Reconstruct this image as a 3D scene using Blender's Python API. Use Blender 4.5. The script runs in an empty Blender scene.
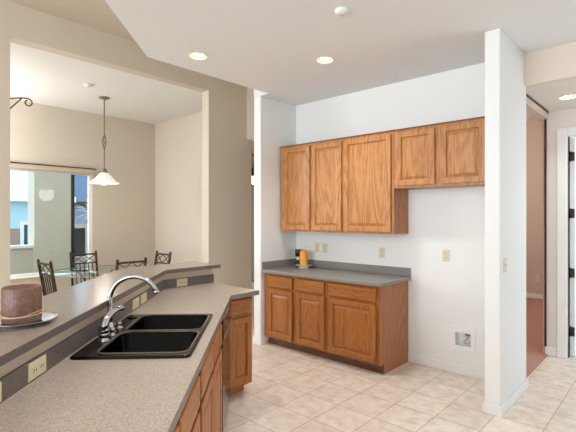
import bpy, bmesh, math, random
from mathutils import Vector, Matrix
random.seed(7)
SC = bpy.context.scene
COL = SC.collection
R2 = math.sqrt(2)

def lin(r, g, b):
    f = lambda v: (v/255/12.92) if v/255 <= .04045 else ((v/255+.055)/1.055)**2.4
    return (f(r), f(g), f(b), 1)

# ------------------------------------------------------------------ camera
cam = bpy.data.cameras.new('camera'); cam_o = bpy.data.objects.new('camera', cam); COL.objects.link(cam_o)
cam.sensor_width = 36; cam.lens = 431/576*36; cam.shift_y = 1/576; cam.clip_start = .05
cam_o.location = (0, 0, 1.55); cam_o.rotation_euler = (math.pi/2, 0, math.atan2(.673, .740))
SC.camera = cam_o

# ------------------------------------------------------------------ world, daylight, exposure
SC.view_settings.view_transform = 'Standard'; SC.view_settings.look = 'None'
SC.view_settings.gamma = 1; SC.view_settings.exposure = .9
W = bpy.data.worlds.new('sky'); SC.world = W; W.use_nodes = True
nt = W.node_tree; nt.nodes.clear()
tc = nt.nodes.new('ShaderNodeTexCoord'); sep = nt.nodes.new('ShaderNodeSeparateXYZ')
rmp = nt.nodes.new('ShaderNodeValToRGB'); bg = nt.nodes.new('ShaderNodeBackground'); wo = nt.nodes.new('ShaderNodeOutputWorld')
nt.links.new(tc.outputs['Generated'], sep.inputs[0]); nt.links.new(sep.outputs['Z'], rmp.inputs[0])
rmp.color_ramp.elements[0].position = 0; rmp.color_ramp.elements[0].color = lin(218, 232, 244)
rmp.color_ramp.elements[1].position = .45; rmp.color_ramp.elements[1].color = lin(186, 214, 240)
nt.links.new(rmp.outputs[0], bg.inputs[0]); bg.inputs[1].default_value = 1.9
nt.links.new(bg.outputs[0], wo.inputs[0])

def area(name, loc, rot, sx, sy, power, col):
    l = bpy.data.lights.new(name, 'AREA'); l.shape = 'RECTANGLE'; l.size = sx; l.size_y = sy; l.energy = power; l.color = col
    o = bpy.data.objects.new(name, l); o.location = loc; o.rotation_euler = rot; COL.objects.link(o); return o
def point(name, loc, power, col, r=.06):
    l = bpy.data.lights.new(name, 'POINT'); l.energy = power; l.color = col; l.shadow_soft_size = r
    o = bpy.data.objects.new(name, l); o.location = loc; COL.objects.link(o); return o
# area lamp for daylight from the living room behind the photographer, windows not built
area('living_room_daylight', (-1.6, -5.6, 1.7), (math.radians(90), 0, math.radians(-4)), 5.6, 2.8, 135, (.85, .93, 1))
# added fill lamps, no real fixtures, for the rooms off the kitchen
point('carpet_room_fill', (-2.6, 7.0, 2.5), 30, (1, .91, .85), .25)
point('far_room_fill', (.5, 7.2, 1.9), 18, (.86, .93, 1), .4)
point('dining_fill', (-6.9, .95, 2.3), 56, (.92, .965, 1), .4)

# ------------------------------------------------------------------ materials
MATS = {}
def newmat(name):
    m = bpy.data.materials.new(name); m.use_nodes = True; MATS[name] = m
    return m, m.node_tree, m.node_tree.nodes['Principled BSDF']
def plain(name, col, rough=.5, metal=0, bump=0, bscale=200, var=0, emit=None, es=0, coat=0):
    m, t, b = newmat(name)
    b.inputs['Base Color'].default_value = col; b.inputs['Roughness'].default_value = rough; b.inputs['Metallic'].default_value = metal
    if coat: b.inputs['Coat Weight'].default_value = coat; b.inputs['Coat Roughness'].default_value = .05
    if emit: b.inputs['Emission Color'].default_value = emit; b.inputs['Emission Strength'].default_value = es
    tcn = t.nodes.new('ShaderNodeTexCoord')
    n = t.nodes.new('ShaderNodeTexNoise'); n.inputs['Scale'].default_value = bscale; n.inputs['Detail'].default_value = 3
    t.links.new(tcn.outputs['Object'], n.inputs['Vector'])
    if bump:
        bp = t.nodes.new('ShaderNodeBump'); bp.inputs['Strength'].default_value = bump; bp.inputs['Distance'].default_value = .002
        t.links.new(n.outputs['Fac'], bp.inputs['Height']); t.links.new(bp.outputs[0], b.inputs['Normal'])
    if var:
        r = t.nodes.new('ShaderNodeValToRGB')
        r.color_ramp.elements[0].position = .3; r.color_ramp.elements[0].color = tuple(c*(1-var) for c in col[:3])+(1,)
        r.color_ramp.elements[1].position = .7; r.color_ramp.elements[1].color = tuple(min(1, c*(1+var)) for c in col[:3])+(1,)
        t.links.new(n.outputs['Fac'], r.inputs[0]); t.links.new(r.outputs[0], b.inputs['Base Color'])
    return m
def oak(name, dark, mid, light, axis=2, rough=.38, fine=.52):
    m, t, b = newmat(name)
    tcn = t.nodes.new('ShaderNodeTexCoord'); mp = t.nodes.new('ShaderNodeMapping'); oi = t.nodes.new('ShaderNodeObjectInfo')
    s = [1, 1, 1]; s[axis] = .13; mp.inputs['Scale'].default_value = s
    mul = t.nodes.new('ShaderNodeVectorMath'); mul.operation = 'SCALE'; mul.inputs[0].default_value = (7, 3, 5)
    t.links.new(oi.outputs['Random'], mul.inputs['Scale']); t.links.new(mul.outputs[0], mp.inputs['Location'])
    t.links.new(tcn.outputs['Object'], mp.inputs['Vector'])
    n = t.nodes.new('ShaderNodeTexNoise'); n.inputs['Scale'].default_value = 4.2; n.inputs['Detail'].default_value = 1.5; n.inputs['Distortion'].default_value = .3
    t.links.new(mp.outputs[0], n.inputs['Vector'])
    k = t.nodes.new('ShaderNodeMath'); k.operation = 'MULTIPLY'; k.inputs[1].default_value = 85
    sn = t.nodes.new('ShaderNodeMath'); sn.operation = 'SINE'
    t.links.new(n.outputs['Fac'], k.inputs[0]); t.links.new(k.outputs[0], sn.inputs[0])
    f2 = t.nodes.new('ShaderNodeTexNoise'); f2.inputs['Scale'].default_value = 90; f2.inputs['Detail'].default_value = 4
    t.links.new(mp.outputs[0], f2.inputs['Vector'])
    mr = t.nodes.new('ShaderNodeMapRange'); mr.inputs[1].default_value = -1; mr.inputs[2].default_value = 1; mr.inputs[3].default_value = .3; mr.inputs[4].default_value = .7
    t.links.new(sn.outputs[0], mr.inputs[0])
    mx = t.nodes.new('ShaderNodeMix'); mx.data_type = 'FLOAT'; mx.inputs[0].default_value = fine
    t.links.new(mr.outputs[0], mx.inputs[2]); t.links.new(f2.outputs['Fac'], mx.inputs[3])
    r = t.nodes.new('ShaderNodeValToRGB')
    r.color_ramp.elements[0].position = .26; r.color_ramp.elements[0].color = dark
    r.color_ramp.elements[1].position = .72; r.color_ramp.elements[1].color = light
    e = r.color_ramp.elements.new(.45); e.color = mid
    t.links.new(mx.outputs[0], r.inputs[0]); t.links.new(r.outputs[0], b.inputs['Base Color'])
    b.inputs['Roughness'].default_value = rough
    return m
def laminate(name, dark, mid, light, rough):
    m, t, b = newmat(name)
    tcn = t.nodes.new('ShaderNodeTexCoord')
    n = t.nodes.new('ShaderNodeTexNoise'); n.inputs['Scale'].default_value = 260; n.inputs['Detail'].default_value = 3; n.inputs['Roughness'].default_value = .7
    t.links.new(tcn.outputs['Object'], n.inputs['Vector'])
    r = t.nodes.new('ShaderNodeValToRGB')
    r.color_ramp.elements[0].position = .34; r.color_ramp.elements[0].color = dark
    r.color_ramp.elements[1].position = .66; r.color_ramp.elements[1].color = light
    e = r.color_ramp.elements.new(.5); e.color = mid
    t.links.new(n.outputs['Fac'], r.inputs[0]); t.links.new(r.outputs[0], b.inputs['Base Color'])
    b.inputs['Roughness'].default_value = rough
    return m

plain('kitchen_paint', lin(238, 237, 234), .6, bump=.08, bscale=120)
plain('ceiling_paint', lin(236, 235, 234), .7, bump=.10, bscale=90)
plain('tan_paint', lin(208, 195, 176), .65, bump=.08, bscale=120)
plain('bar_paint', lin(212, 194, 174), .6, bump=.08, bscale=120)
plain('dining_paint', lin(213, 202, 187), .65, bump=.08, bscale=120)
plain('dining_ceiling_paint', lin(230, 227, 222), .7)
plain('hall_paint', lin(232, 224, 214), .6)
plain('header_warm_tint', lin(228, 212, 195), .6)  # warm hall light tinted into the header colour
plain('rose_paint', lin(208, 188, 174), .6)
plain('shaded_tan', lin(150, 125, 95), .6)  # tan of the passage walls, darkened by painted-in shade
plain('trim_white', lin(240, 239, 236), .4)
plain('maroon_trim', lin(70, 14, 20), .4)
plain('plate_almond', lin(222, 210, 176), .4)
plain('plate_slot', lin(60, 55, 48), .5)
plain('carpet', lin(184, 138, 120), .95, bump=.6, bscale=260, var=.18)
oak('oak_upper', lin(148, 90, 46), lin(180, 121, 69), lin(202, 145, 92))
oak('oak_base', lin(128, 72, 30), lin(164, 100, 46), lin(186, 120, 62), fine=.66)
oak('oak_base_rail', lin(128, 72, 30), lin(164, 100, 46), lin(186, 120, 62), axis=0, fine=.66)
oak('oak_side', lin(144, 84, 46), lin(170, 108, 64), lin(184, 122, 78))
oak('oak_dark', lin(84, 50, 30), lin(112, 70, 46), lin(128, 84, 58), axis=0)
laminate('counter_laminate', lin(136, 121, 110), lin(184, 167, 154), lin(218, 203, 190), .28)
laminate('edge_laminate', lin(100, 90, 82), lin(124, 113, 104), lin(142, 131, 122), .36)
laminate('bar_laminate', lin(118, 105, 96), lin(156, 141, 129), lin(180, 164, 152), .22)
laminate('dark_laminate', lin(74, 66, 64), lin(104, 94, 90), lin(128, 117, 110), .42)
laminate('gray_laminate', lin(112, 108, 104), lin(140, 136, 131), lin(160, 156, 150), .27)
plain('sink_black', lin(10, 10, 11), .14)
plain('sink_bowl', lin(4, 4, 6), .12)
MATS['sink_bowl'].node_tree.nodes['Principled BSDF'].inputs['Specular IOR Level'].default_value = .09
plain('rim_highlight', lin(96, 84, 70), .15, coat=.8)  # bright reflections on the black sink lip, painted as base colour
MATS['sink_black'].node_tree.nodes['Principled BSDF'].inputs['Specular IOR Level'].default_value = .25
plain('dishwasher_black', lin(10, 10, 11), .06)
plain('panel_gray', lin(120, 116, 112), .3)
plain('chrome', lin(196, 196, 199), .08, metal=1)
plain('dark_bronze', lin(58, 46, 38), .4, metal=.6)
plain('iron', lin(70, 55, 46), .45, metal=.3)
plain('pewter', lin(146, 132, 114), .4, metal=.7)
plain('seat_fabric', lin(60, 52, 48), .8, var=.2)
plain('brown_wax', lin(116, 82, 68), .45, bump=.5, bscale=60, var=.25)
plain('orange_wax', lin(246, 168, 62), .5, var=.12, bscale=40)
plain('silver', lin(205, 203, 200), .22, metal=1)
plain('twine', lin(196, 164, 132), .8)
plain('white_ceramic', lin(232, 230, 224), .25)
plain('black_gloss', lin(16, 16, 17), .25)
plain('gold_baffle', lin(190, 150, 84), .5, metal=.3)
plain('brass', lin(150, 110, 60), .35, metal=.9)
plain('bulb', (1, .9, .7, 1), .5, emit=(1, .88, .66, 1), es=9)
plain('soft_bulb', (1, .95, .85, 1), .5, emit=(1, .92, .78, 1), es=1.6)
plain('amber_glass', (1, .8, .45, 1), .4, emit=(1, .75, .38, 1), es=.9)
plain('blind', lin(196, 182, 162), .6)
plain('stucco', lin(206, 194, 176), .9, bump=.5, bscale=60, var=.1)
plain('patio', lin(190, 182, 170), .9, var=.06, bscale=6)
plain('house_teal', lin(170, 198, 204), .8)
plain('roof_tile', lin(226, 226, 222), .8, var=.1, bscale=14)
plain('block_wall', lin(168, 138, 124), .9, var=.12, bscale=20)
plain('slate_roof', lin(88, 100, 122), .8, var=.1, bscale=10)
plain('house_lilac', lin(140, 142, 160), .8)
plain('teal_pane', lin(52, 84, 94), .15)
plain('dark_pane', lin(58, 66, 70), .15)
plain('leaf_pale', lin(206, 214, 190), .7)
def glassmat(name, tint, ior_boost=1.0):
    m, t, b = newmat(name); t.nodes.remove(b); out = [n for n in t.nodes if n.type == 'OUTPUT_MATERIAL'][0]
    tr = t.nodes.new('ShaderNodeBsdfTransparent'); tr.inputs[0].default_value = tint
    gl = t.nodes.new('ShaderNodeBsdfGlossy'); gl.inputs['Roughness'].default_value = .02
    fr = t.nodes.new('ShaderNodeFresnel'); fr.inputs[0].default_value = 1.5
    mm = t.nodes.new('ShaderNodeMath'); mm.operation = 'MULTIPLY'; mm.inputs[1].default_value = ior_boost
    mx = t.nodes.new('ShaderNodeMixShader')
    ge = t.nodes.new('ShaderNodeNewGeometry'); inv = t.nodes.new('ShaderNodeMath'); inv.operation = 'SUBTRACT'; inv.inputs[0].default_value = 1
    m2 = t.nodes.new('ShaderNodeMath'); m2.operation = 'MULTIPLY'
    t.links.new(ge.outputs['Backfacing'], inv.inputs[1]); t.links.new(fr.outputs[0], mm.inputs[0])
    t.links.new(mm.outputs[0], m2.inputs[0]); t.links.new(inv.outputs[0], m2.inputs[1]); t.links.new(m2.outputs[0], mx.inputs[0])
    t.links.new(tr.outputs[0], mx.inputs[1]); t.links.new(gl.outputs[0], mx.inputs[2]); t.links.new(mx.outputs[0], out.inputs[0])
    return m
glassmat('window_glass', (.93, .96, .95, 1), 1.0)
glassmat('table_glass', (.93, .97, .955, 1), 1.6)
plain('glass_edge', lin(150, 176, 164), .15)
m, t, b = newmat('frosted_shade')
b.inputs['Base Color'].default_value = lin(250, 242, 232); b.inputs['Roughness'].default_value = .4
b.inputs['Emission Color'].default_value = (1, .9, .8, 1); b.inputs['Emission Strength'].default_value = .22
# travertine-look floor tile
m, t, b = newmat('floor_tile')
tcn = t.nodes.new('ShaderNodeTexCoord'); mp = t.nodes.new('ShaderNodeMapping'); mp.inputs['Location'].default_value = (2.42+.002, -3.92+.002, 0)
t.links.new(tcn.outputs['Object'], mp.inputs['Vector'])
br = t.nodes.new('ShaderNodeTexBrick'); br.offset = 0; br.squash = 1
br.inputs['Scale'].default_value = 1; br.inputs['Brick Width'].default_value = .338; br.inputs['Row Height'].default_value = .337
br.inputs['Mortar Size'].default_value = .004; br.inputs['Mortar Smooth'].default_value = .2; br.inputs['Bias'].default_value = 0
br.inputs['Color1'].default_value = (.93, .93, .93, 1); br.inputs['Color2'].default_value = (1.04, 1.04, 1.04, 1); br.inputs['Mortar'].default_value = (.66, .53, .43, 1)
t.links.new(mp.outputs[0], br.inputs['Vector'])
n1 = t.nodes.new('ShaderNodeTexNoise'); n1.inputs['Scale'].default_value = 11; n1.inputs['Detail'].default_value = 8; n1.inputs['Roughness'].default_value = .62; n1.inputs['Distortion'].default_value = .2
t.links.new(tcn.outputs['Object'], n1.inputs['Vector'])
r1 = t.nodes.new('ShaderNodeValToRGB')
r1.color_ramp.elements[0].position = .34; r1.color_ramp.elements[0].color = lin(224, 203, 184)
r1.color_ramp.elements[1].position = .64; r1.color_ramp.elements[1].color = lin(243, 233, 221)
e = r1.color_ramp.elements.new(.48); e.color = lin(236, 220, 204)
t.links.new(n1.outputs['Fac'], r1.inputs[0])
mm = t.nodes.new('ShaderNodeMix'); mm.data_type = 'RGBA'; mm.blend_type = 'MULTIPLY'; mm.inputs[0].default_value = 1
t.links.new(r1.outputs[0], mm.inputs[6]); t.links.new(br.outputs['Color'], mm.inputs[7])
t.links.new(mm.outputs[2], b.inputs['Base Color']); b.inputs['Roughness'].default_value = .34
bp = t.nodes.new('ShaderNodeBump'); bp.inputs['Strength'].default_value = .3; bp.inputs['Distance'].default_value = .002; bp.invert = True
t.links.new(br.outputs['Fac'], bp.inputs['Height']); t.links.new(bp.outputs[0], b.inputs['Normal'])

# ------------------------------------------------------------------ mesh helpers
class MB:
    def __init__(s): s.v = []; s.f = []; s.sm = []
    def add(s, vs, fs, smooth=False):
        o = len(s.v); s.v += [tuple(v) for v in vs]
        for f in fs: s.f.append([i+o for i in f]); s.sm.append(smooth)
        return s
    def box(s, x0, x1, y0, y1, z0, z1):
        x0, x1 = sorted((x0, x1)); y0, y1 = sorted((y0, y1)); z0, z1 = sorted((z0, z1))
        return s.add([(x0,y0,z0),(x1,y0,z0),(x1,y1,z0),(x0,y1,z0),(x0,y0,z1),(x1,y0,z1),(x1,y1,z1),(x0,y1,z1)],
              [(3,2,1,0),(4,5,6,7),(0,1,5,4),(1,2,6,5),(2,3,7,6),(3,0,4,7)])
    def prism(s, poly, z0, z1):
        a = sum(poly[i][0]*poly[(i+1)%len(poly)][1]-poly[(i+1)%len(poly)][0]*poly[i][1] for i in range(len(poly)))
        if a < 0: poly = poly[::-1]
        n = len(poly)
        return s.add([(x,y,z0) for x,y in poly]+[(x,y,z1) for x,y in poly],
              [tuple(range(n))[::-1], tuple(range(n,2*n))]+[(i,(i+1)%n,n+(i+1)%n,n+i) for i in range(n)])
    def bar(s, p, q, w, h=None):
        p, q = Vector(p), Vector(q); h = h or w; d = (q-p).normalized()
        u = d.cross(Vector((0,0,1)));  u = Vector((1,0,0)) if u.length < .01 else u.normalized(); v = u.cross(d)
        vs = [c+u*a*w/2+v*b*h/2 for c in (p,q) for a,b in ((-1,-1),(1,-1),(1,1),(-1,1))]
        return s.add(vs, [(0,1,2,3),(7,6,5,4),(0,4,5,1),(1,5,6,2),(2,6,7,3),(3,7,4,0)])
    def tube(s, path, r, n=12, cap=True):
        P = [Vector(p) for p in path]; R = r if isinstance(r, (list,tuple)) else [r]*len(P)
        vs = []; u = None
        for i,p in enumerate(P):
            d = (P[min(i+1,len(P)-1)]-P[max(i-1,0)]).normalized()
            if u is None: u = d.orthogonal().normalized()
            u = (u-d*u.dot(d)).normalized(); v = d.cross(u)
            vs += [p+(u*math.cos(a)+v*math.sin(a))*R[i] for a in (2*math.pi*k/n for k in range(n))]
        fs = [(i*n+k,i*n+(k+1)%n,(i+1)*n+(k+1)%n,(i+1)*n+k) for i in range(len(P)-1) for k in range(n)]
        s.add(vs, fs, True)
        if cap:
            m_ = (len(P)-1)*n; o = len(s.v)-len(vs)
            s.f.append([o+k for k in range(n)][::-1]); s.sm.append(False); s.f.append([o+m_+k for k in range(n)]); s.sm.append(False)
        return s
    def lathe(s, prof, c=(0,0,0), n=32, wob=None):
        vs = []
        for j,(r,z) in enumerate(prof):
            for k in range(n):
                a = 2*math.pi*k/n; rr = r*(1+(wob(a,j) if wob else 0)); vs.append((c[0]+rr*math.cos(a), c[1]+rr*math.sin(a), c[2]+z))
        return s.add(vs, [(j*n+k,j*n+(k+1)%n,(j+1)*n+(k+1)%n,(j+1)*n+k) for j in range(len(prof)-1) for k in range(n)], True)
    def rings(s, loops, closed=True):
        n = len(loops[0]); vs = [p for l in loops for p in l]
        fs = [(j*n+k,j*n+(k+1)%n,(j+1)*n+(k+1)%n,(j+1)*n+k) for j in range(len(loops)-1) for k in range(n)]
        if closed: fs.append(tuple((len(loops)-1)*n+k for k in range(n)))
        return s.add(vs, fs)
    def build(s, name, mat, parent=None, loc=None, bevel=0, seg=2, fixn=True):
        me = bpy.data.meshes.new(name); me.from_pydata(s.v, [], s.f); me.polygons.foreach_set('use_smooth', s.sm)
        if fixn:
            bm = bmesh.new(); bm.from_mesh(me); bmesh.ops.recalc_face_normals(bm, faces=bm.faces); bm.to_mesh(me); bm.free()
        me.materials.append(MATS[mat]); me.update()
        o = bpy.data.objects.new(name, me); COL.objects.link(o)
        if parent: o.parent = parent
        if loc: o.location = loc
        if bevel:
            b = o.modifiers.new('bevel', 'BEVEL'); b.width = bevel; b.segments = seg; b.limit_method = 'ANGLE'; b.angle_limit = math.radians(50)
        return o
def tag(o, label, cat, group=None):
    o['label'] = label; o['category'] = cat
    if group: o['group'] = group
    return o
def thing(name, label, cat, loc=(0,0,0), rz=0, group=None):
    o = bpy.data.objects.new(name, None); COL.objects.link(o); o.empty_display_size = .1
    o.location = loc; o.rotation_euler = (0,0,rz); return tag(o, label, cat, group)
def struct(o, label=None):
    o['kind'] = 'structure'
    if label: o['label'] = label
    return o
def copy_tree(o, parent=None):
    c = o.copy(); COL.objects.link(c)
    if parent: c.parent = parent
    for ch in list(o.children): copy_tree(ch, c)
    return c
def wallx(name, mat, X0, X1, Y0, Y1, Z0, Z1, hole=None, along='y', label=None, **k):
    """a wall slab with an optional hole (a0,a1,z0,z1) along its length"""
    m = MB()
    if hole:
        a0, a1, z0, z1 = hole
        L0, L1 = (Y0,Y1) if along == 'y' else (X0,X1)
        for (p,q,c,d) in ((L0,a0,Z0,Z1),(a1,L1,Z0,Z1),(a0,a1,z1,Z1),(a0,a1,Z0,z0)):
            if q-p > 1e-4 and d-c > 1e-4:
                m.box(X0,X1,p,q,c,d) if along == 'y' else m.box(p,q,Y0,Y1,c,d)
    else: m.box(X0,X1,Y0,Y1,Z0,Z1)
    return struct(m.build(name, mat, **k), label)

# ------------------------------------------------------------------ the setting
struct(MB().box(-7.6, 2.2, -6, 5.6, -.12, 0).box(-9, -1.09, 5.6, 9.4, -.12, -.001).box(-1.09, 2.2, 5.6, 9.4, -.12, 0).build('floor', 'floor_tile'))
struct(MB().box(-3.7, -1.09, 4.41, 9.3, 0, .008).build('floor_carpet', 'carpet'), 'rose-brown carpet in the side room')
# kitchen ceiling slab with cut-outs for the recessed lights
CANS = [(-3.257, 2.36), (-2.46, 3.22), (-1.15, 1.25), (.0, 1.55)]
def drill(o, holes, z0, z1, r):
    cut = MB()
    for x, y in holes: cut.lathe([(0,z0),(r,z0),(r,z1),(0,z1)], (x,y,0), 40)
    bmv = bmesh.new(); me = bpy.data.meshes.new('tmp'); me.from_pydata(cut.v, [], cut.f); bmv.from_mesh(me)
    bmesh.ops.remove_doubles(bmv, verts=bmv.verts, dist=1e-5); bmesh.ops.dissolve_degenerate(bmv, edges=bmv.edges, dist=1e-6); bmesh.ops.recalc_face_normals(bmv, faces=bmv.faces); bmv.to_mesh(me); bmv.free()
    co = bpy.data.objects.new('tmp', me); COL.objects.link(co)
    bo = o.modifiers.new('b', 'BOOLEAN'); bo.operation = 'DIFFERENCE'; bo.solver = 'EXACT'; bo.object = co
    bpy.context.view_layer.update()
    nm = bpy.data.meshes.new_from_object(o.evaluated_get(bpy.context.evaluated_depsgraph_get()))
    o.modifiers.clear(); o.data = nm
    for p in nm.polygons: p.use_smooth = False
    bpy.data.objects.remove(co); bpy.data.meshes.remove(me)
kc = struct(MB().prism([(-3.875,4.405),(-3.875,3.637),(-3.62,3.637),(-3.62,2.06),(-2.885,1.325),(-1.06,-.5),(2.2,-.5),(2.2,4.405)], 3.02, 3.68).build('ceiling', 'ceiling_paint'))
drill(kc, CANS, 2.9, 3.12, .075)
struct(MB().box(-5.05, 2.2, -6, 4.6, 3.681, 3.85).build('ceiling_upper', 'tan_paint'))
wallx('wall_back', 'kitchen_paint', -3.80, -1.10, 4.29, 4.405, 0, 3.02, hole=(-1.655,-1.495,.275,.415), along='x')
struct(MB().box(-3.875, -3.757, 3.637, 4.405, 0, 3.02).build('wall_stub', 'kitchen_paint', bevel=.008), 'white wall end beside the oak cabinets')
struct(MB().box(-1.148, -1.033, 3.58, 4.36, 0, 3.02).build('wall_pillar', 'kitchen_paint', bevel=.008), 'white wall end beside the refrigerator alcove')
struct(MB().box(-1.033, 2.2, 4.29, 4.36, 2.73, 3.02).build('wall_hall_header', 'header_warm_tint'))
hc = struct(MB().box(-1.0945, 2.2, 4.36, 5.54, 2.7305, 2.95).build('ceiling_hall', 'hall_paint'))
drill(hc, [(-.814, 4.99)], 2.6, 2.83, .075)
wallx('wall_hall_far', 'hall_paint', -1.12, 2.2, 5.54, 5.65, 0, 3.4, hole=(-.905,-.10,0,2.44), along='x')
struct(MB().box(-1.18, -1.095, 4.36, 5.54, 2.645, 3.4).build('wall_lintel', 'rose_paint'))
struct(MB().box(-1.0945, -1.084, 4.37, 5.535, 2.713, 2.73).box(-1.128, -1.108, 5.518, 5.538, .1, 2.73).build('trim_1', 'maroon_trim'), 'thin dark maroon edging of the carpet room opening')
wallx('wall_carpet_room', 'rose_paint', -3.8, -1.12, 9.2, 9.3, 0, 3.4)
struct(MB().box(-1.15, -1.12, 5.56, 9.2, 0, 3.4).build('wall_carpet_room_side', 'rose_paint'))
struct(MB().box(-3.8, -3.7, 4.405, 9.2, 0, 3.4).build('wall_carpet_room_west', 'rose_paint'))
struct(MB().box(-3.8, -1.12, 4.405, 9.3, 3.4, 3.5).build('ceiling_carpet_room', 'ceiling_paint'))
struct(MB().box(-3.7, -1.12, 9.185, 9.2, .008, .10).build('baseboard_carpet_room', 'trim_white', bevel=.004))
struct(MB().box(-1.12, 2.2, 9.0, 9.1, 0, 3.4).build('wall_far_room', 'house_teal'))
struct(MB().box(-1.12, 2.2, 5.65, 9.1, 3.4, 3.5).build('ceiling_far_room', 'ceiling_paint'))
# left wall with the wide opening to the dining room, and the passage behind the stub wall
wallx('wall_left', 'tan_paint', -5.05, -4.9, -6, 4.55, 0, 3.68, hole=(1.305,3.73,0,3.333), along='y')
struct(MB().box(-5.05, -3.875, 4.45, 4.56, 2.73, 3.68).build('wall_passage_header', 'tan_paint'))
struct(MB().box(-9, -3.8, 4.56, 7.1, 2.73, 2.85).build('ceiling_passage', 'shaded_tan'))
struct(MB().box(-9, -3.8, 7.0, 7.1, 0, 2.73).build('wall_passage', 'shaded_tan'))
# dining room
struct(MB().box(-7.62, -5.05, .4, 4.55, 3.34, 3.5).build('ceiling_dining', 'dining_ceiling_paint'))
wallx('wall_dining_window', 'dining_paint', -7.62, -7.5, .4, 4.55, 0, 3.34, hole=(1.25,3.23,.62,2.32), along='y')
struct(MB().box(-7.5, -5.05, 4.43, 4.55, 0, 3.34).build('wall_dining_side', 'dining_paint'))
struct(MB().box(-7.5, -5.05, .4, .5, 0, 3.34).build('wall_dining_near', 'dining_paint'))
# dining window
wf = MB()
for a in ((1.25,1.29,.62,2.32),(3.185,3.23,.62,2.32),(1.29,3.185,.62,.665),(1.29,3.185,2.27,2.32)):
    wf.box(-7.60,-7.53,a[0],a[1],a[2],a[3])
wn = struct(wf.build('window_1', 'trim_white', bevel=.004), 'picture window of the dining room')
MB().box(-7.57, -7.562, 1.29, 3.185, .665, 2.27).build('window_glass', 'window_glass', wn)
MB().box(-7.60, -7.478, 1.25, 3.23, .60, .622).build('window_sill', 'trim_white', wn, bevel=.004)
vb = thing('window_blind', 'tan rolled-up blind under a headrail over the dining window', 'blind', (-7.46, 2.25, 2.29))
MB().box(-.03, .03, -1.03, 1.01, 0, .075).build('valance', 'blind', vb, bevel=.006)
MB().box(-.035, .042, -1.035, 1.015, .075, .088).build('headrail', 'dark_bronze', vb)
MB().box(-.012, .012, -1.01, .99, -.035, -.001).build('bottom_rail', 'blind', vb, bevel=.004)
wallx('wall_right_added', 'kitchen_paint', 1.4, 1.5, -6, 4.29, 0, 3.0)  # unseen wall added to keep sky light out on this side
# baseboards
def bb(name, boxes): struct(MB_boxes(boxes).build(name, 'trim_white', bevel=.005))
def MB_boxes(bs):
    m = MB()
    for b_ in bs: m.box(*b_)
    return m
bb('baseboard_back', [(-2.158,-1.148,4.278,4.29,0,.09)])
bb('baseboard_pillar', [(-1.162,-1.148,3.566,4.278,0,.08),(-1.148,-1.019,3.566,3.58,0,.08),(-1.033,-1.019,3.58,4.374,0,.08)])
bb('baseboard_stub', [(-3.887,-3.745,3.625,3.637,0,.09),(-3.757,-3.745,3.637,3.76,0,.09)])
bb('baseboard_hall', [(-1.12,-1.012,5.528,5.54,0,.10)])
# hall door, opened into the far room
struct(MB().box(-1.008,-.913,5.52,5.54,0,2.53).box(-.913,.0,5.52,5.54,2.435,2.53).box(-.925,-.905,5.54,5.65,0,2.44).build('trim_2', 'trim_white', bevel=.006), 'white casing of the hall door')
dr = struct(MB().box(-.045,0,0,.78,0,2.42).build('door_1', 'trim_white', loc=(-.858, 5.655, .01), bevel=.003), 'white door standing open into the far room')
for z in (.22, .87, 1.53, 2.16):
    MB().box(-.046,-.002,-.006,-.0005,z,z+.10).tube([(-.040,-.012,z-.004),(-.040,-.012,z+.104)], .010).build('hinge', 'dark_bronze', dr)
# the half wall that carries the raised bar
def P(s, w):
    S = -1.292+w*R2; return ((S-s*R2)/2, (S+s*R2)/2)
Y_END = 2.596
struct(MB().prism([P(.4,0), P(.4,-.125), (-3.34-.125, -1.292-.125*R2+3.465), (-3.465, Y_END), (-3.34, Y_END), (-3.34, 2.048)], 0, 1.060).build('wall_bar', 'bar_paint'), 'white half wall under the raised bar')

# ------------------------------------------------------------------ cabinets
def door(parent, x0, x1, z0, z1, yf, mat, name='door'):
    """raised-panel door with a finger-pull back edge; its back at yf, its face towards -y"""
    def loop(i, d): return [(x0+i, yf-d, z0+i), (x1-i, yf-d, z0+i), (x1-i, yf-d, z1-i), (x0+i, yf-d, z1-i)]
    o = MB().rings([loop(.013,0), loop(.012,.009), loop(0,.016), loop(0,.021), loop(.004,.025), loop(.050,.025), loop(.054,.022), loop(.057,.010), loop(.060,.008), loop(.060,0)], closed=False).build(name, mat, parent)
    MB().rings([loop(.059,0), loop(.059,.009), loop(.064,.009), loop(.090,.021), loop(.094,.0215)]).build('panel', mat, o)
    return o
def drawer(parent, x0, x1, z0, z1, yf, mat):
    def loop(i, d): return [(x0+i, yf-d, z0+i), (x1-i, yf-d, z0+i), (x1-i, yf-d, z1-i), (x0+i, yf-d, z1-i)]
    return MB().rings([loop(.013,0), loop(.012,.009), loop(0,.016), loop(0,.019), loop(.005,.025), loop(.012,.025)]).build('drawer_front', mat, parent)
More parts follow.
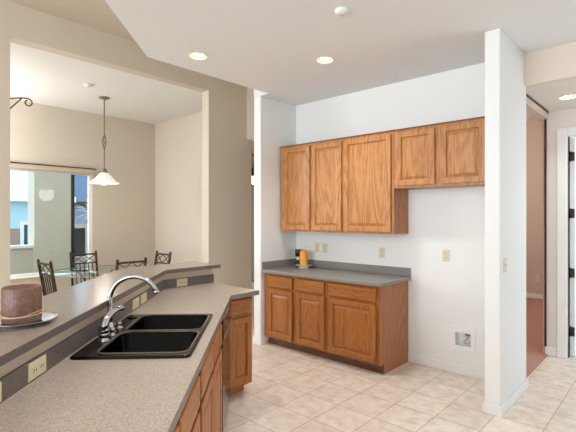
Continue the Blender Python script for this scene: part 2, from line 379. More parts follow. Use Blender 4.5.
def base_unit(label, loc, rz, w, depth, doors, kick=True, splits=None, kl=0, kr=0, side='oak_side', group=None, top=.872, open_top=False, kick_in=.075, kick_mat='oak_dark'):
    t_ = thing('base_cabinet', label, 'cabinet', loc, rz, group)
    m = MB()
    if open_top:   # a sink unit is hollow so the bowls hang inside
        m.box(0,.018,0,depth,.1,top).box(w-.018,w,0,depth,.1,top).box(.018,w-.018,depth-.012,depth,.1,top).box(.018,w-.018,0,depth-.012,.1,.118)
        m.box(.018,w-.018,0,.02,.118,.16).box(.018,w-.018,0,.02,.70,top)
    else:
        m.box(0, w, 0, depth, .1, top)
    m.build('carcass', side, t_)
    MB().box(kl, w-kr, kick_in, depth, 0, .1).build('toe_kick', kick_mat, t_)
    # face frame
    fr = MB()
    fr.box(0, w, -.004, -.0005, .1, top)
    fr.build('face_frame', 'oak_base', t_)
    for (a, b_) in doors:
        drawer(t_, a, b_, .720, .852, -.0045, 'oak_base_rail')
        door(t_, a, b_, .125, .690, -.0045, 'oak_base')
    return t_
YB = 3.70
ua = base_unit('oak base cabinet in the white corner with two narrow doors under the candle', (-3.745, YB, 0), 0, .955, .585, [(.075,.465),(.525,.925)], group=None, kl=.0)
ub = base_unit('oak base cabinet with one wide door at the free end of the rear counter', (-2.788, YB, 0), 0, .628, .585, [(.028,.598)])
# its exposed right side runs to the floor behind the toe kick
MB().box(.6281, .634, .075, .585, 0, .1).box(.6281, .634, 0, .585, .1, .872).build('side_panel', 'oak_side', ub)
def upper_unit(label, loc, w, depth, h, doors, left=False):
    t_ = thing('wall_cabinet', label, 'cabinet', loc, 0, None)
    MB().box(0, w, .004, depth, 0, h).build('carcass', 'oak_side', t_)
    MB().box(0, w, 0, .0035, 0, h).build('face_frame', 'oak_upper', t_)
    MB().box(-.002, w+.002, -.012, depth, h, h+.012).build('top_molding', 'oak_dark', t_)
    for a, b_ in doors: door(t_, a, b_, .02, h-.025, -.0005, 'oak_upper')
    return t_
YU = 3.97
upper_unit('tall oak wall cabinet in the white corner with two narrow doors', (-3.735, YU, 1.373), .953, .315, 1.05, [(.075,.488),(.518,.945)])
upper_unit('tall oak wall cabinet with one wide door beside the short cabinet', (-2.779, YU, 1.373), .626, .315, 1.05, [(.020,.600)])
upper_unit('short oak wall cabinet over the refrigerator alcove with two square doors', (-2.150, YU, 1.840), .998, .315, .583, [(.032,.432),(.488,.892)])

# peninsula base cabinets: faces 45 degrees towards the kitchen
def pen(s, w): x, y = P(s, w); return (x, y, 0)
WF = .588      # where the cabinet faces stand
RZ = math.radians(135)
base_unit('oak base cabinet under the sink counter cut off by the bottom picture edge', pen(1.02, WF), RZ, .925, .575, [(.03,.445),(.475,.895)])
base_unit('oak sink base cabinet under the black double sink', pen(1.95, WF), RZ, .91, .575, [(.025,.445),(.475,.885)], open_top=True)
dw = thing('dishwasher', 'glossy black dishwasher beside the oak cabinet at the counter bend', 'dishwasher', pen(2.865, WF), RZ)
MB().box(0, .598, 0, .56, .1, .868).build('tub', 'black_gloss', dw)
MB().box(.003, .595, -.030, -.0005, .11, .73).build('door', 'dishwasher_black', dw, bevel=.006)
cp = MB().box(.003, .595, -.036, -.0005, .735, .866).build('control_panel', 'dishwasher_black', dw, bevel=.006)
MB().box(.02, .578, -.044, -.0365, .738, .752).build('handle', 'panel_gray', cp, bevel=.003)
MB().box(0, .598, .05, .56, 0, .1).build('toe_kick', 'black_gloss', dw)
ec = base_unit('narrow oak base cabinet at the end of the sink counter under the bend', (-2.788, 2.302, 0), math.radians(90), .287, .50, [(.018,.268)], kick_in=.10, kick_mat='oak_side')

# ------------------------------------------------------------------ worktops
rc = thing('countertop', 'gray laminate countertop along the back wall under the tall wall cabinets', 'countertop', (-3.757, 3.645, .876))
MB().box(.001, 1.637, 0, .644, 0, .038).build('slab', 'gray_laminate', rc, bevel=.008, seg=3)
MB().box(.0135, 1.632, .627, .644, .0385, .128).box(.001, .0132, .01, .644, .0385, .128).build('backsplash', 'gray_laminate', rc, bevel=.003)
SK = (1.975, 2.80, .035, .552)   # sink cut-out
pc = thing('countertop', 'taupe speckled sink counter with a bend below the raised bar', 'countertop', (0, 0, 0))
w1 = .617
def strip(s0, s1, wa, wb): return [P(s0,wa), P(s1,wa), P(s1,wb), P(s0,wb)]
FX = -2.70; fb = (-1.292+w1*R2)-FX
mt = MB()
for poly in (strip(.5,SK[0],0.0005,w1), strip(SK[0],SK[1],0.0005,SK[2]), strip(SK[0],SK[1],SK[3],w1),
             [P(SK[1],0.0005), (-3.3395,2.048), (-3.3395,Y_END), (FX,Y_END), (FX,fb), P(SK[1],w1)]):
    mt.prism(poly, .876, .914)
cm = mt.build('slab', 'counter_laminate', pc, fixn=False)
bm = bmesh.new(); bm.from_mesh(cm.data); bmesh.ops.remove_doubles(bm, verts=bm.verts, dist=1e-4); bm.to_mesh(cm.data); bm.free()
def offs(d):  # line parallel to the bar face at distance d on the kitchen side
    return [P(.5,d), (-3.34+d, -1.292+d*R2+3.34-d), (-3.34+d, Y_END)]
a, c = offs(.0005), offs(.012)
MB().prism([a[0],a[1],a[2],c[2],c[1],c[0]], .9145, 1.000).build('backsplash', 'dark_laminate', pc)
c2 = offs(.015)
MB().prism([a[0],a[1],a[2],c2[2],c2[1],c2[0]], .9142, .9185).build('caulk_strip', 'blind', pc)['label'] = 'thin tan caulk strip'
# front edge band
q = [P(.5,w1+.0015), (FX+.0015, (-1.292+(w1+.0015)*R2)-FX-.0015), (FX+.0015, Y_END), (FX+.0003, Y_END), (FX+.0003, (-1.292+(w1+.0003)*R2)-FX-.0003), P(.5,w1+.0003)]
MB().prism(q, .876, .9125).build('edge_band', 'edge_laminate', pc)
# raised bar
bt = thing('bar_top', 'taupe laminate raised bar top with the brown candle on it', 'bar counter', (0,0,0))
def barline(S, X): return [((S-.35*R2)/2, (S+.35*R2)/2), (X, S-X), (X, 2.635)]
fr_, bk_ = barline(-1.235, -3.275), barline(-1.825, -3.69)
MB().prism(fr_+bk_[::-1], 1.0605, 1.095).build('slab', 'bar_laminate', bt, bevel=.004)
f2 = barline(-1.235+.0012*R2, -3.2738); f1 = barline(-1.235+.0002*R2, -3.2748)
MB().prism(f2+f1[::-1], 1.0605, 1.0935).build('edge_band', 'dark_laminate', bt)['label'] = 'dark laminate edge'

# ------------------------------------------------------------------ sink and faucet
O_ = pen(0,0)
def in_pen(name, label, cat, s, w, z, **k): x, y = P(s, w); return thing(name, label, cat, (x,y,z), RZ, **k)
sk = in_pen('kitchen_sink', 'black double-bowl drop-in sink in the taupe counter', 'sink', 2.387, .30, .914)   # local x = s, local -y = w
def rrect(x0,x1,y0,y1,z,r,n=5):
    pts = []
    for cx_,cy_,a0 in ((x1-r,y1-r,0),(x0+r,y1-r,90),(x0+r,y0+r,180),(x1-r,y0+r,270)):
        for k in range(n+1):
            a_ = math.radians(a0+90*k/n); pts.append((cx_+r*math.cos(a_), cy_+r*math.sin(a_), z))
    return pts
def bowl(x0,x1,y0,y1):
    m = MB()
    L = [rrect(x0-.012,x1+.012,y0-.012,y1+.012,.0125,.055), rrect(x0-.004,x1+.004,y0-.004,y1+.004,.012,.05), rrect(x0,x1,y0,y1,.006,.048), rrect(x0+.008,x1-.008,y0+.008,y1-.008,-.16,.05), rrect(x0+.03,x1-.03,y0+.03,y1-.03,-.185,.05)]
    n = len(L[0]); vs = [p for l in L for p in l]
    m.add(vs, [(j*n+k,j*n+(k+1)%n,(j+1)*n+(k+1)%n,(j+1)*n+k) for j in range(4) for k in range(n)], True)
    m.add(L[4], [tuple(range(n))])
    return m
BW = [(-.378,-.022,-.238,.168),(.022,.378,-.238,.168)]
# deck: outer rounded slab with two bowl openings, as strips
dk = MB()
z1 = .012
out0 = rrect(-.43,.43,-.265,.275,.0006,.03); out1 = rrect(-.427,.427,-.262,.272,.010,.03); out2 = rrect(-.418,.418,-.253,.263,z1,.026)
n = len(out0)
dk.add(out0+out1+out2, [(j*n+k,j*n+(k+1)%n,(j+1)*n+(k+1)%n,(j+1)*n+k) for j in range(2) for k in range(n)], True)
deck = dk.build('rim', 'sink_black', sk)
bm = bmesh.new(); bm.from_mesh(deck.data)
def add_loop(pts):
    vs = [bm.verts.new(p) for p in pts]; return [bm.edges.new((vs[i], vs[(i+1)%len(vs)])) for i in range(len(vs))]
bm.verts.ensure_lookup_table()
outer = [bm.edges.get((bm.verts[2*n+k], bm.verts[2*n+(k+1)%n])) for k in range(n)]
edges = outer[:]
for b_ in BW: edges += add_loop(rrect(b_[0]-.008,b_[1]+.008,b_[2]-.008,b_[3]+.008,z1,.052))
bmesh.ops.triangle_fill(bm, use_beauty=True, use_dissolve=False, edges=edges, normal=(0,0,1))
bm.normal_update(); bm.to_mesh(deck.data); bm.free()
for b_ in BW:
    bo = bowl(*b_).build('bowl', 'sink_bowl', sk, fixn=False)
    cx_, cy_ = (b_[0]+b_[1])/2, (b_[2]+b_[3])/2
    MB().lathe([(.045,-.1835),(.042,-.181),(.030,-.181),(.026,-.1845),(0.001,-.1845)], (cx_,cy_,0), 24).build('drain', 'chrome', bo)
# raised lip around the two bowls, its highlight put into the colour
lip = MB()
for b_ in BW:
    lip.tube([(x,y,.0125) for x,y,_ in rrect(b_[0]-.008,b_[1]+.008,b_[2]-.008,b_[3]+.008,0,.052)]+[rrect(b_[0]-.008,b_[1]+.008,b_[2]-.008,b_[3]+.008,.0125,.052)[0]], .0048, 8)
lip.build('lip', 'rim_highlight', sk)['label'] = 'rolled edge with a painted-in brownish highlight'
MB().lathe([(.030,.0123),(.030,.016),(.024,.019),(.010,.0195),(.008,.024),(0.001,.025)], (.33,.225,0), 28).build('hole_cover', 'sink_black', sk)

fc = in_pen('faucet', 'chrome gooseneck faucet with lever standing on the black sink rim', 'faucet', 2.38, .075, .9265)
MB().lathe([(.03,0),(.03,.006),(.022,.012),(.018,.02),(.0165,.05),(.013,.056)], (0,0.015,0), 24).build('base', 'chrome', fc)
sp = [(0,.015,.05)]+[(0,.015,.05+.022*k) for k in range(1,6)]
for k in range(0,25):
    a_ = math.radians(180-k*6.5); sp.append((0, .015-.128-.128*math.cos(a_), .172+.128*math.sin(a_)))
SPT = MB().tube(sp, .0135, 14).build('spout', 'chrome', fc)
e_, e0 = Vector(sp[-1]), Vector(sp[-2]); d_ = (e_-e0).normalized()
MB().tube([e_+d_*.0005, e_+d_*.018], .0150, 14).build('aerator', 'chrome', SPT)
# lever valve: a body with a long curved handle
VX, VY = -.170, -.014
MB().lathe([(.028,0),(.028,.006),(.022,.012),(.022,.026),(.026,.030),(.026,.036),(.023,.040)], (VX,VY,0), 24).build('valve_body', 'chrome', fc)
MB().lathe([(.0235,.0405),(.026,.048),(.026,.060),(.019,.072),(.001,.076)], (VX,VY,0), 24).build('valve_cap', 'chrome', fc)
lv = [(VX-.007,VY,.054),(VX-.001,VY-.002,.082),(VX+.020,VY-.008,.110),(VX+.055,VY-.020,.130),(VX+.095,VY-.036,.140),(VX+.125,VY-.048,.141),(VX+.137,VY-.052,.136)]
MB().tube(lv, [.022,.021,.0185,.016,.0145,.0165,.012], 14).build('lever', 'chrome', fc)
MB().lathe([(.022,0),(.022,.005),(.014,.010),(.013,.018),(.017,.024),(.012,.034),(.001,.037)], (.085,-.005,0), 20).build('side_spray', 'chrome', fc)
MB().lathe([(.020,0),(.020,.006),(.013,.010),(.012,.022),(.017,.028),(.015,.040),(.001,.043)], (-.07,-.020,0), 20).build('soap_pump', 'chrome', fc)

# ------------------------------------------------------------------ outlets and switches
def plate(name, label, cat, loc, rz, w, h, kind, group=None, roll=False, mat='plate_almond'):
    """a wall plate; local -y points out of the wall"""
    t_ = thing(name, label, cat, loc, rz, group)
    def loop(i, d): return [(-w/2+i,-d,-h/2+i),(w/2-i,-d,-h/2+i),(w/2-i,-d,h/2-i),(-w/2+i,-d,h/2-i)]
    MB().rings([loop(0,.0003),loop(0,.003),loop(.003,.006),loop(.005,.006)]).build('cover_plate', mat, t_)
    tall = h > w; L = .05
    if kind == 'outlet':
        for sgn in (-1,1):
            cx_, cz_ = (0, sgn*h*.19) if tall else (sgn*w*.19, 0)
            f_ = MB().box(cx_-.016,cx_+.016,-.008,-.0062,cz_-.014,cz_+.014).build('socket', mat, t_, bevel=.003)
            MB().box(cx_-.008,cx_-.005,-.0088,-.0081,cz_-.006,cz_+.006).box(cx_+.005,cx_+.008,-.0088,-.0081,cz_-.006,cz_+.006).build('slot', 'plate_slot', f_)
    elif kind == 'rocker':
        a_, b_ = (.017,.033) if tall else (.033,.017)
        MB().box(-a_,a_,-.009,-.0062,-b_,b_).build('rocker', mat, t_, bevel=.002)
    elif kind == 'toggle':
        MB().box(-.005,.005,-.018,-.0062,-.002,.014).build('toggle', mat, t_, bevel=.002)
    return t_
def sp_plate(s0, s1, label, kind):
    x, y = P((s0+s1)/2, .012); plate('outlet' if kind == 'outlet' else 'light_switch', label, 'outlet' if kind == 'outlet' else 'switch', (x,y,.9605), RZ, s1-s0, .067, kind)
sp_plate(1.372, 1.500, 'almond switch plate on the dark backsplash cut off by the picture edge', 'rocker')
sp_plate(1.666, 1.793, 'almond outlet plate on the dark backsplash between the candle and the sink', 'outlet')
sp_plate(2.925, 3.060, 'almond plate behind the faucet, the nearer of two side by side', 'rocker')
sp_plate(3.110, 3.245, 'almond plate behind the faucet, the farther of two side by side', 'rocker')
plate('outlet', 'almond outlet plate on the backsplash under the free end of the bar', 'outlet', (-3.328, 2.237, .960), math.radians(90), .112, .067, 'outlet')
plate('outlet', 'tan outlet plate on the white wall, first from the orange candle', 'outlet', (-3.40, 4.29, 1.168), 0, .072, .115, 'outlet')
plate('light_switch', 'tan switch plate on the white wall, second from the orange candle', 'switch', (-3.275, 4.29, 1.162), 0, .072, .115, 'toggle')
plate('outlet', 'gray-tan outlet plate above the right end of the gray counter', 'outlet', (-2.475, 4.29, 1.148), 0, .072, .115, 'outlet')
plate('outlet', 'almond outlet plate on the white wall of the refrigerator alcove', 'outlet', (-1.745, 4.29, 1.16), 0, .072, .115, 'outlet')
plate('light_switch', 'tan switch plate on the side of the white wall end', 'switch', (-1.033, 3.70, 1.165), math.radians(90), .072, .115, 'toggle')
plate('outlet', 'rose outlet plate on the wall of the carpet room', 'outlet', (-1.98, 9.2, .40), 0, .075, .12, 'outlet', mat='plate_almond')
# recessed water box low on the alcove wall
wb = thing('water_outlet_box', 'white recessed water box low on the refrigerator alcove wall', 'water box', (-1.575, 4.29, .345))
fm = MB()
for a in ((-.115,-.075,-.105,.125),(.075,.115,-.105,.125),(-.075,.075,-.105,-.065),(-.075,.075,.065,.125)):
    fm.box(a[0],a[1],-.010,-.0005,a[2],a[3])
fm.build('frame', 'trim_white', wb)
MB().box(-.079,.079,.075,.080,-.069,.069).box(-.0795,-.0755,-.004,.075,-.069,.069).box(.0755,.0795,-.004,.075,-.069,.069).box(-.075,.075,-.004,.075,-.0695,-.0655).box(-.075,.075,-.004,.075,.0655,.0695).build('recess', 'trim_white', wb)
MB().tube([(.03,.05,.064),(.03,.05,.035)], .013).tube([(.008,.035,.045),(.055,.035,.045)], .009).build('valve', 'brass', wb)
MB().tube([(.03,.045,.03),(.02,.035,0),(-.01,.03,-.03),(.03,.03,-.045),(.062,.03,-.01)], .006, 8).build('water_line', 'silver', wb)

# ------------------------------------------------------------------ candles and small things
x, y = P(1.92, -.16)
pl = thing('plate', 'round silver plate under the brown candle on the bar', 'plate', (-2.088, .600, 1.0955))
MB().lathe([(.001,.004),(.090,.004),(.122,.014),(.141,.020),(.142,.022),(.122,.018),(.090,.009),(.001,.009)], n=48).lathe([(.085,0),(.09,.002),(.09,.004)], n=48).build('dish', 'silver', pl)
cd = thing('candle', 'thick brown pillar candle with a melted hollow on the silver plate', 'candle', (-2.088, .600, 1.1055))
MB().lathe([(.001,0),(.072,0),(.075,.004),(.075,.142),(.071,.147),(.064,.144),(.050,.138),(.046,.112),(.030,.100),(.001,.098)], n=120, wob=lambda a_, j: .006*math.sin(9*a_)+.007*math.sin(34*a_+1)).build('wax', 'brown_wax', cd)
MB().tube([(0,0,.098),(.001,0,.112)], .0015, 6).build('wick', 'black_gloss', cd)
tie = [(.0775*math.cos(2*math.pi*k/40), .0775*math.sin(2*math.pi*k/40), .030+.004*math.sin(2*math.pi*k/40)) for k in range(41)]
MB().tube(tie, .003, 8, cap=False).tube([(p[0]*1.0,p[1]*1.0,p[2]+.006+.006*math.sin(k*.3)) for k,p in enumerate(tie)], .0022, 8, cap=False).build('raffia_tie', 'twine', cd)
pl2 = thing('plate', 'white footed plate under the orange candle', 'plate', (-3.485, 4.13, .9145))
MB().lathe([(.001,0),(.070,0),(.070,.004),(.062,.018),(.075,.022),(.108,.032),(.110,.036),(.075,.028),(.001,.026)], n=40).build('dish', 'white_ceramic', pl2)
oc = thing('candle', 'orange pillar candle on the white plate in the counter corner', 'candle', (-3.485, 4.125, .9425))
MB().lathe([(.001,0),(.048,0),(.050,.003),(.050,.180),(.046,.185),(.036,.181),(.001,.172)], n=36).build('wax', 'orange_wax', oc)
MB().tube([(0,0,.172),(.001,0,.188)], .0015, 6).build('wick', 'black_gloss', oc)
gr = thing('pepper_mill', 'small black mill with a pale neck behind the orange candle', 'mill', (-3.625, 4.185, .9145))
MB().lathe([(.001,0),(.040,0),(.042,.004),(.040,.055),(.030,.075),(.022,.085)], n=28).build('base', 'black_gloss', gr)
MB().lathe([(.0215,.085),(.026,.095),(.026,.115),(.0215,.126)], n=28).build('neck', 'white_ceramic', gr)
MB().lathe([(.022,.126),(.042,.130),(.043,.215),(.038,.220),(.001,.221)], n=28).build('cap', 'black_gloss', gr)

# ------------------------------------------------------------------ ceiling fittings
def can(x, y, z, label, power, cone=112):
    t_ = thing('recessed_light', label, 'ceiling light', (x, y, z), 0, 'recessed ceiling lights')
    MB().lathe([(.074,.002),(.072,-.004),(.084,-.006),(.092,-.003),(.093,-.0005)], n=40).build('trim_ring', 'trim_white', t_)
    MB().lathe([(.071,.001),(.064,.05),(.058,.085),(.001,.086)], n=40).build('baffle', 'gold_baffle', t_)
    MB().lathe([(.001,.001),(.028,.003),(.044,.014),(.048,.030),(.030,.075)], n=32).build('bulb', 'bulb', t_)
    l = bpy.data.lights.new('recessed_lamp', 'SPOT'); l.energy = power; l.color = (.98, .99, 1); l.spot_size = math.radians(cone); l.spot_blend = .8; l.shadow_soft_size = .05
    o = bpy.data.objects.new('recessed_lamp', l); o.parent = t_; o.location = (0,0,-.012); COL.objects.link(o)
can(-3.257, 2.36, 3.02, 'recessed ceiling light near the slanted ceiling edge above the bar', 22, 124)
can(-2.46, 3.22, 3.02, 'recessed ceiling light above the floor before the tall cabinets', 33, 126)
can(-.814, 4.99, 2.73, 'recessed ceiling light in the low hall ceiling', 9)
can(-1.15, 1.25, 3.02, 'added unseen recessed ceiling light over the sink aisle behind the smoke detector', 36)  # out of view, added to brighten the floor
can(.0, 1.55, 3.02, 'added unseen recessed ceiling light before the white wall end', 8)  # also out of view, added as extra floor light
def detector(loc, r, label):
    t_ = thing('smoke_detector', label, 'smoke detector', loc)
    MB().lathe([(r,-.0005),(r,-.012),(r*.85,-.026),(r*.45,-.030),(.001,-.030)], n=32).build('housing', 'trim_white', t_)
    MB().lathe([(r*.40,-.0305),(r*.36,-.034),(.001,-.034)], n=24).build('grille', 'plate_almond', t_)
detector((-1.776, 2.52, 3.02), .05, 'round white smoke detector on the kitchen ceiling')
detector((-5.905, 2.485, 3.34), .06, 'round white smoke detector on the dining room ceiling')

# pendant over the dining table
PX, PY = -6.37, 2.92
pd = thing('pendant_lamp', 'pendant lamp with white glass bell shade over the dining table', 'lamp', (PX, PY, 3.34))
MB().lathe([(.001,-.045),(.014,-.044),(.020,-.030),(.060,-.022),(.078,-.010),(.080,-.0006)], n=32).build('canopy', 'pewter', pd)
cl = [(.0,.0,-.045-.03*k) for k in range(18)]
MB().tube(cl, .009, 8).tube([(0,0,-.78),(0,0,-1.07)], .009, 8).build('stem', 'pewter', pd)
tw = MB()
for ph in range(4):
    tw.tube([(.028*math.sin(math.pi*k/16)*math.cos(ph*math.pi/2+k*.3), .028*math.sin(math.pi*k/16)*math.sin(ph*math.pi/2+k*.3), -.55-.23*k/16) for k in range(17)], .007, 6)
tw.build('twisted_cage', 'pewter', pd)
MB().lathe([(.010,-1.06),(.030,-1.075),(.034,-1.085),(.028,-1.095),(.050,-1.115),(.056,-1.125),(.050,-1.130)], n=28).build('socket_cup', 'pewter', pd)
MB().lathe([(.050,-1.131),(.075,-1.150),(.110,-1.195),(.150,-1.240),(.190,-1.268),(.215,-1.285),(.213,-1.289),(.186,-1.273),(.146,-1.245),(.106,-1.200),(.071,-1.155),(.048,-1.137)], n=40).build('lamp_shade', 'frosted_shade', pd)
MB().lathe([(.001,-1.312),(.030,-1.306),(.044,-1.285),(.044,-1.262),(.026,-1.225),(.022,-1.18),(.018,-1.14)], n=24).build('bulb', 'soft_bulb', pd)
l = bpy.data.lights.new('pendant_glow', 'POINT'); l.energy = 3; l.color = (1, .94, .86); l.shadow_soft_size = .13
o = bpy.data.objects.new('pendant_glow', l); o.parent = pd; o.location = (0,0,-1.36); COL.objects.link(o)
# iron bracket on the opening's jamb
ib = thing('plant_bracket', 'black wrought-iron bracket with a curled tip on the opening edge', 'bracket', (-4.975, 1.305, 2.635))
ib.scale = (1.22, 1.22, 1.22)
MB().box(-.012,.012,.0005,.006,-.05,.12).build('mount_plate', 'iron', ib)
arm = [(0,.006,.082),(0,.05,.095),(0,.10,.108),(0,.135,.112)]
cc = (0,.148,.078)
for k in range(0,26):
    a_ = math.radians(95-k*14); rr = .034*(1-k*.018); arm.append((0, cc[1]+rr*math.cos(a_), cc[2]+rr*math.sin(a_)))
MB().tube(arm, .0055, 8).build('arm', 'iron', ib)
MB().tube([(0,.006,-.01),(0,.05,.045),(0,.098,.102)], .0052, 8).build('brace', 'iron', ib)
# lantern in the passage
ln = thing('lantern', 'small lit lantern hanging in the passage behind the white wall end', 'lamp', (-5.98, 5.62, 2.73))
MB().tube([(0,0,0),(0,0,-.24)], .008, 8).lathe([(.05,-.0005),(.045,-.02),(.001,-.022)], n=20).build('rod', 'dark_bronze', ln)
MB().lathe([(.001,-.24),(.05,-.245),(.075,-.30),(.08,-.40),(.075,-.405)], n=24).build('cap', 'dark_bronze', ln)
MB().lathe([(.072,-.405),(.085,-.44),(.07,-.52),(.03,-.56),(.001,-.565)], n=24).build('lamp_glass', 'amber_glass', ln)
l = bpy.data.lights.new('lantern_glow', 'POINT'); l.energy = 9; l.color = (1, .75, .45); l.shadow_soft_size = .08
o = bpy.data.objects.new('lantern_glow', l); o.parent = ln; o.location = (0,0,-.66); COL.objects.link(o)

# ------------------------------------------------------------------ dining table and chairs
TX, TY = -6.38, 2.91
dt = thing('dining_table', 'round glass dining table under the pendant lamp', 'table', (TX, TY, 0))
MB().lathe([(.001,.740),(.694,.740),(.694,.752),(.001,.752)], n=64).build('glass_top', 'table_glass', dt)
MB().lathe([(.6942,.7395),(.700,.742),(.700,.750),(.6942,.7525)], n=64).build('glass_edge', 'glass_edge', dt)
for k in range(4):
    a_ = math.radians(45+90*k); c_, s_ = math.cos(a_), math.sin(a_)
    MB().tube([(.40*c_,.40*s_,0),(.30*c_,.30*s_,.12),(.20*c_,.20*s_,.38),(.27*c_,.27*s_,.62),(.38*c_,.38*s_,.728)], .016, 10).lathe([(.001,.728),(.03,.729),(.03,.7395),(.001,.7395)], (.38*c_,.38*s_,0), 16).build('leg', 'iron', dt)
MB().tube([(.21*math.cos(k*math.pi/12),.21*math.sin(k*math.pi/12),.38) for k in range(25)], .010, 8).build('ring', 'iron', dt)
def make_chair():
    """seat centre at the origin, back on -y, facing +y"""
    t_ = thing('dining_chair', 'x', 'chair', (0,0,0))
    w_ = .20
    lean = lambda z: -.20-(max(0,z-.45))*.17
    for sx in (-1,1):
        MB().bar((sx*w_,-.215,0),(sx*w_,-.20,.45),.026).bar((sx*w_,lean(.45),.45),(sx*w_,lean(.97),.97),.028).lathe([(.001,0),(.018,.004),(.020,.014),(.012,.026),(.001,.028)], (sx*w_,lean(.97),.968), 12).build('leg', 'iron', t_)
        MB().bar((sx*w_,.20,0),(sx*w_,.19,.44),.026).build('leg', 'iron', t_)
    p = lambda x, z: (x, lean(z), z)
    MB().bar(p(-w_,.945),p(w_,.945),.022,.026).build('top_rail', 'iron', t_)
    MB().bar(p(-w_,.805),p(w_,.805),.018,.020).build('back_rail', 'iron', t_)
    lat = MB()
    for x0 in (-w_+.014, 0):
        x1 = x0+w_-.014
        lat.bar(p(x0,.81),p(x1,.94),.010).bar(p(x0,.94),p(x1,.81),.010)
    lat.build('lattice', 'iron', t_)
    for k in range(5):
        x_ = -w_+.4*(k+1)/6
        MB().bar(p(x_,.47),p(x_,.80),.013,.013).build('slat', 'iron', t_)
    MB().box(-.215,.215,-.195,.215,.435,.452).build('seat_frame', 'iron', t_)
    MB().box(-.205,.205,-.175,.21,.4525,.50).build('seat_cushion', 'seat_fabric', t_, bevel=.018, seg=3)
    MB().bar((-w_,.195,.2),(-w_,-.21,.2),.016).bar((w_,.195,.2),(w_,-.21,.2),.016).bar((-w_,0,.2),(w_,0,.2),.016).build('stretcher', 'iron', t_)
    return t_
ch0 = make_chair()
CH = [(-6.06, 2.28, math.radians(2), 'iron dining chair seen edge-on behind the brown candle'),
      (-6.85, 2.93, math.radians(-90), 'iron dining chair between the glass table and the dining window'),
      (-5.71, 2.86, math.radians(90), 'iron dining chair with its back to the bar, on the kitchen side of the table'),
      (-6.22, 3.54, math.radians(180), 'iron dining chair before the dining wall opposite the candle end')]
for i, (x, y, a_, lb) in enumerate(CH):
    c_ = ch0 if i == 0 else copy_tree(ch0)
    c_.location = (x, y, 0); c_.rotation_euler = (0,0,a_); c_['label'] = lb; c_['group'] = 'iron chairs around the glass table'

# ------------------------------------------------------------------ outside the dining window
struct(MB().box(-40, -7.62, -12, 26, -.3, -.1).build('ground', 'patio'))
struct(MB().box(-8.9, -8.55, 2.65, 3.28, -.1, 3.3).build('patio_pillar', 'stucco'), 'stucco patio pillar outside the dining window')
struct(MB().box(-8.80, -8.62, -.5, 2.65, -.1, 1.0).box(-8.80, -8.62, 3.37, 6, -.1, .77).build('patio_wall', 'stucco'), 'low stucco patio wall')
struct(MB().box(-8.85, -8.57, -.5, 2.649, 1.0005, 1.045).build('trim_3', 'trim_white'), 'white cap along the low patio wall')
tag(MB().box(-8.86, -8.60, 3.285, 3.365, -.1, 3.3).build('patio_post', 'dark_bronze'), 'dark bronze post beside the stucco pillar outside', 'post')
def house(name, label, X, Y0, Y1, ze, zr, depth, wm, rm, win):
    t_ = thing(name, label, 'house', (X, (Y0+Y1)/2, -.1)); L = (Y1-Y0)/2
    MB().box(-depth, 0, -L, L, 0, ze).build('wall', wm, t_)
    ov = .35
    MB().add([(ov,-L-ov,ze),(ov,L+ov,ze),(-depth/2,L+ov,zr),(-depth/2,-L-ov,zr),(ov,-L-ov,ze+.12),(ov,L+ov,ze+.12),(-depth/2,L+ov,zr+.12),(-depth/2,-L-ov,zr+.12)],
             [(3,2,1,0),(4,5,6,7),(0,1,5,4),(1,2,6,5),(2,3,7,6),(3,0,4,7)]).build('roof', rm, t_)
    MB().box(ov+.001, ov+.04, -L-ov, L+ov, ze-.06, ze+.13).build('fascia', 'dark_bronze' if rm == 'slate_roof' else 'trim_white', t_)
    for y0, y1, z0, z1, pm in win:
        f_ = MB().box(.001,.05,y0,y1,z0,z1).build('window', 'trim_white', t_)
        MB().box(.0505,.06,y0+.08,y1-.08,z0+.08,z1-.08).build('pane', pm, f_)
    return t_
house('neighbor_house', 'pale blue neighbor house with a white tile roof beyond the block wall', -17, 2.0, 6.2, 2.25, 4.0, 6, 'house_teal', 'roof_tile', [(-1.2,-.2,.9,1.9,'teal_pane')])
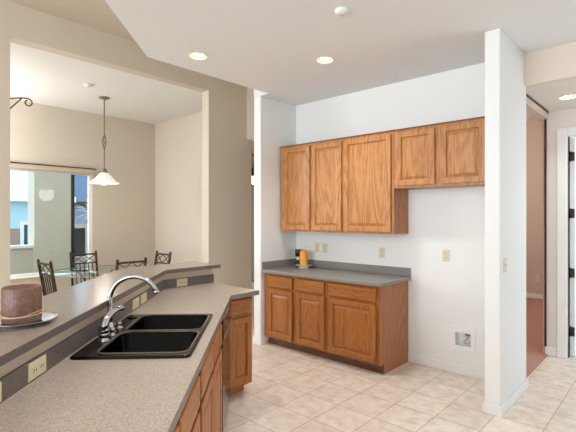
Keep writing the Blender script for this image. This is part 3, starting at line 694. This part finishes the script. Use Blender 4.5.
house('neighbor_house', 'gray-blue neighbor house with a slate roof past the dark post', -20, 7.4, 14, 2.2, 3.9, 5, 'house_lilac', 'slate_roof', [(-1.4,-.4,.9,1.8,'dark_pane')])
tag(MB().box(-12.2, -12.0, -2, 3.9, -.1, 1.27).build('block_wall', 'block_wall'), 'rose-brown block wall behind the low patio wall', 'wall')
gt = thing('patio_gate', 'white-framed gate with a dark panel beyond the dark post', 'gate', (-9.3, 3.55, -.1))
MB().box(-.03,.03,-.30,-.24,0,1.50).box(-.03,.03,.30,.36,0,1.50).box(-.03,.03,-.24,.30,1.42,1.50).box(-.03,.03,-.24,.30,.05,.11).build('frame', 'trim_white', gt)
MB().box(-.012,.012,-.24,.30,.11,1.42).build('panel', 'dark_pane', gt)
sg = thing('patio_door', 'white-framed teal glass door seen beside the block wall', 'door', (-11.3, 3.38, -.1))
MB().box(-.03,.03,-.16,-.10,0,1.55).box(-.03,.03,.07,.16,0,1.55).box(-.03,.03,-.10,.07,1.47,1.55).build('frame', 'trim_white', sg)
MB().box(-.012,.012,-.10,.07,.02,1.47).build('pane', 'teal_pane', sg)
yc = thing('yucca', 'pale spiky yucca seen through the dining window beside the window frame', 'plant', (-10.2, 4.35, -.1))
MB().tube([(0,0,0),(.02,0,.9),(0,.02,1.75)], [.07,.05,.04], 10).build('stem', 'stucco', yc)
lf = MB()
for k in range(26):
    a_ = k*2.4; el = -.5+1.7*random.random(); L_ = .42+.15*random.random()
    d = Vector((math.cos(a_)*math.cos(el), math.sin(a_)*math.cos(el), math.sin(el))); s_ = d.cross(Vector((0,0,1))).normalized()
    b0 = Vector((0,.02,1.72)); m0 = b0+d*L_*.5+Vector((0,0,.03)); e0 = b0+d*L_-Vector((0,0,.04)); n_ = Vector((0,0,.006))
    lf.add([b0-s_*.012,b0+s_*.012,m0+s_*.022,m0-s_*.022,e0,b0+n_,m0+n_*1.5], [(0,5,6,3),(5,1,2,6),(3,6,4),(6,2,4),(3,2,1,0),(4,2,3)])
lf.build('leaves', 'leaf_pale', yc)
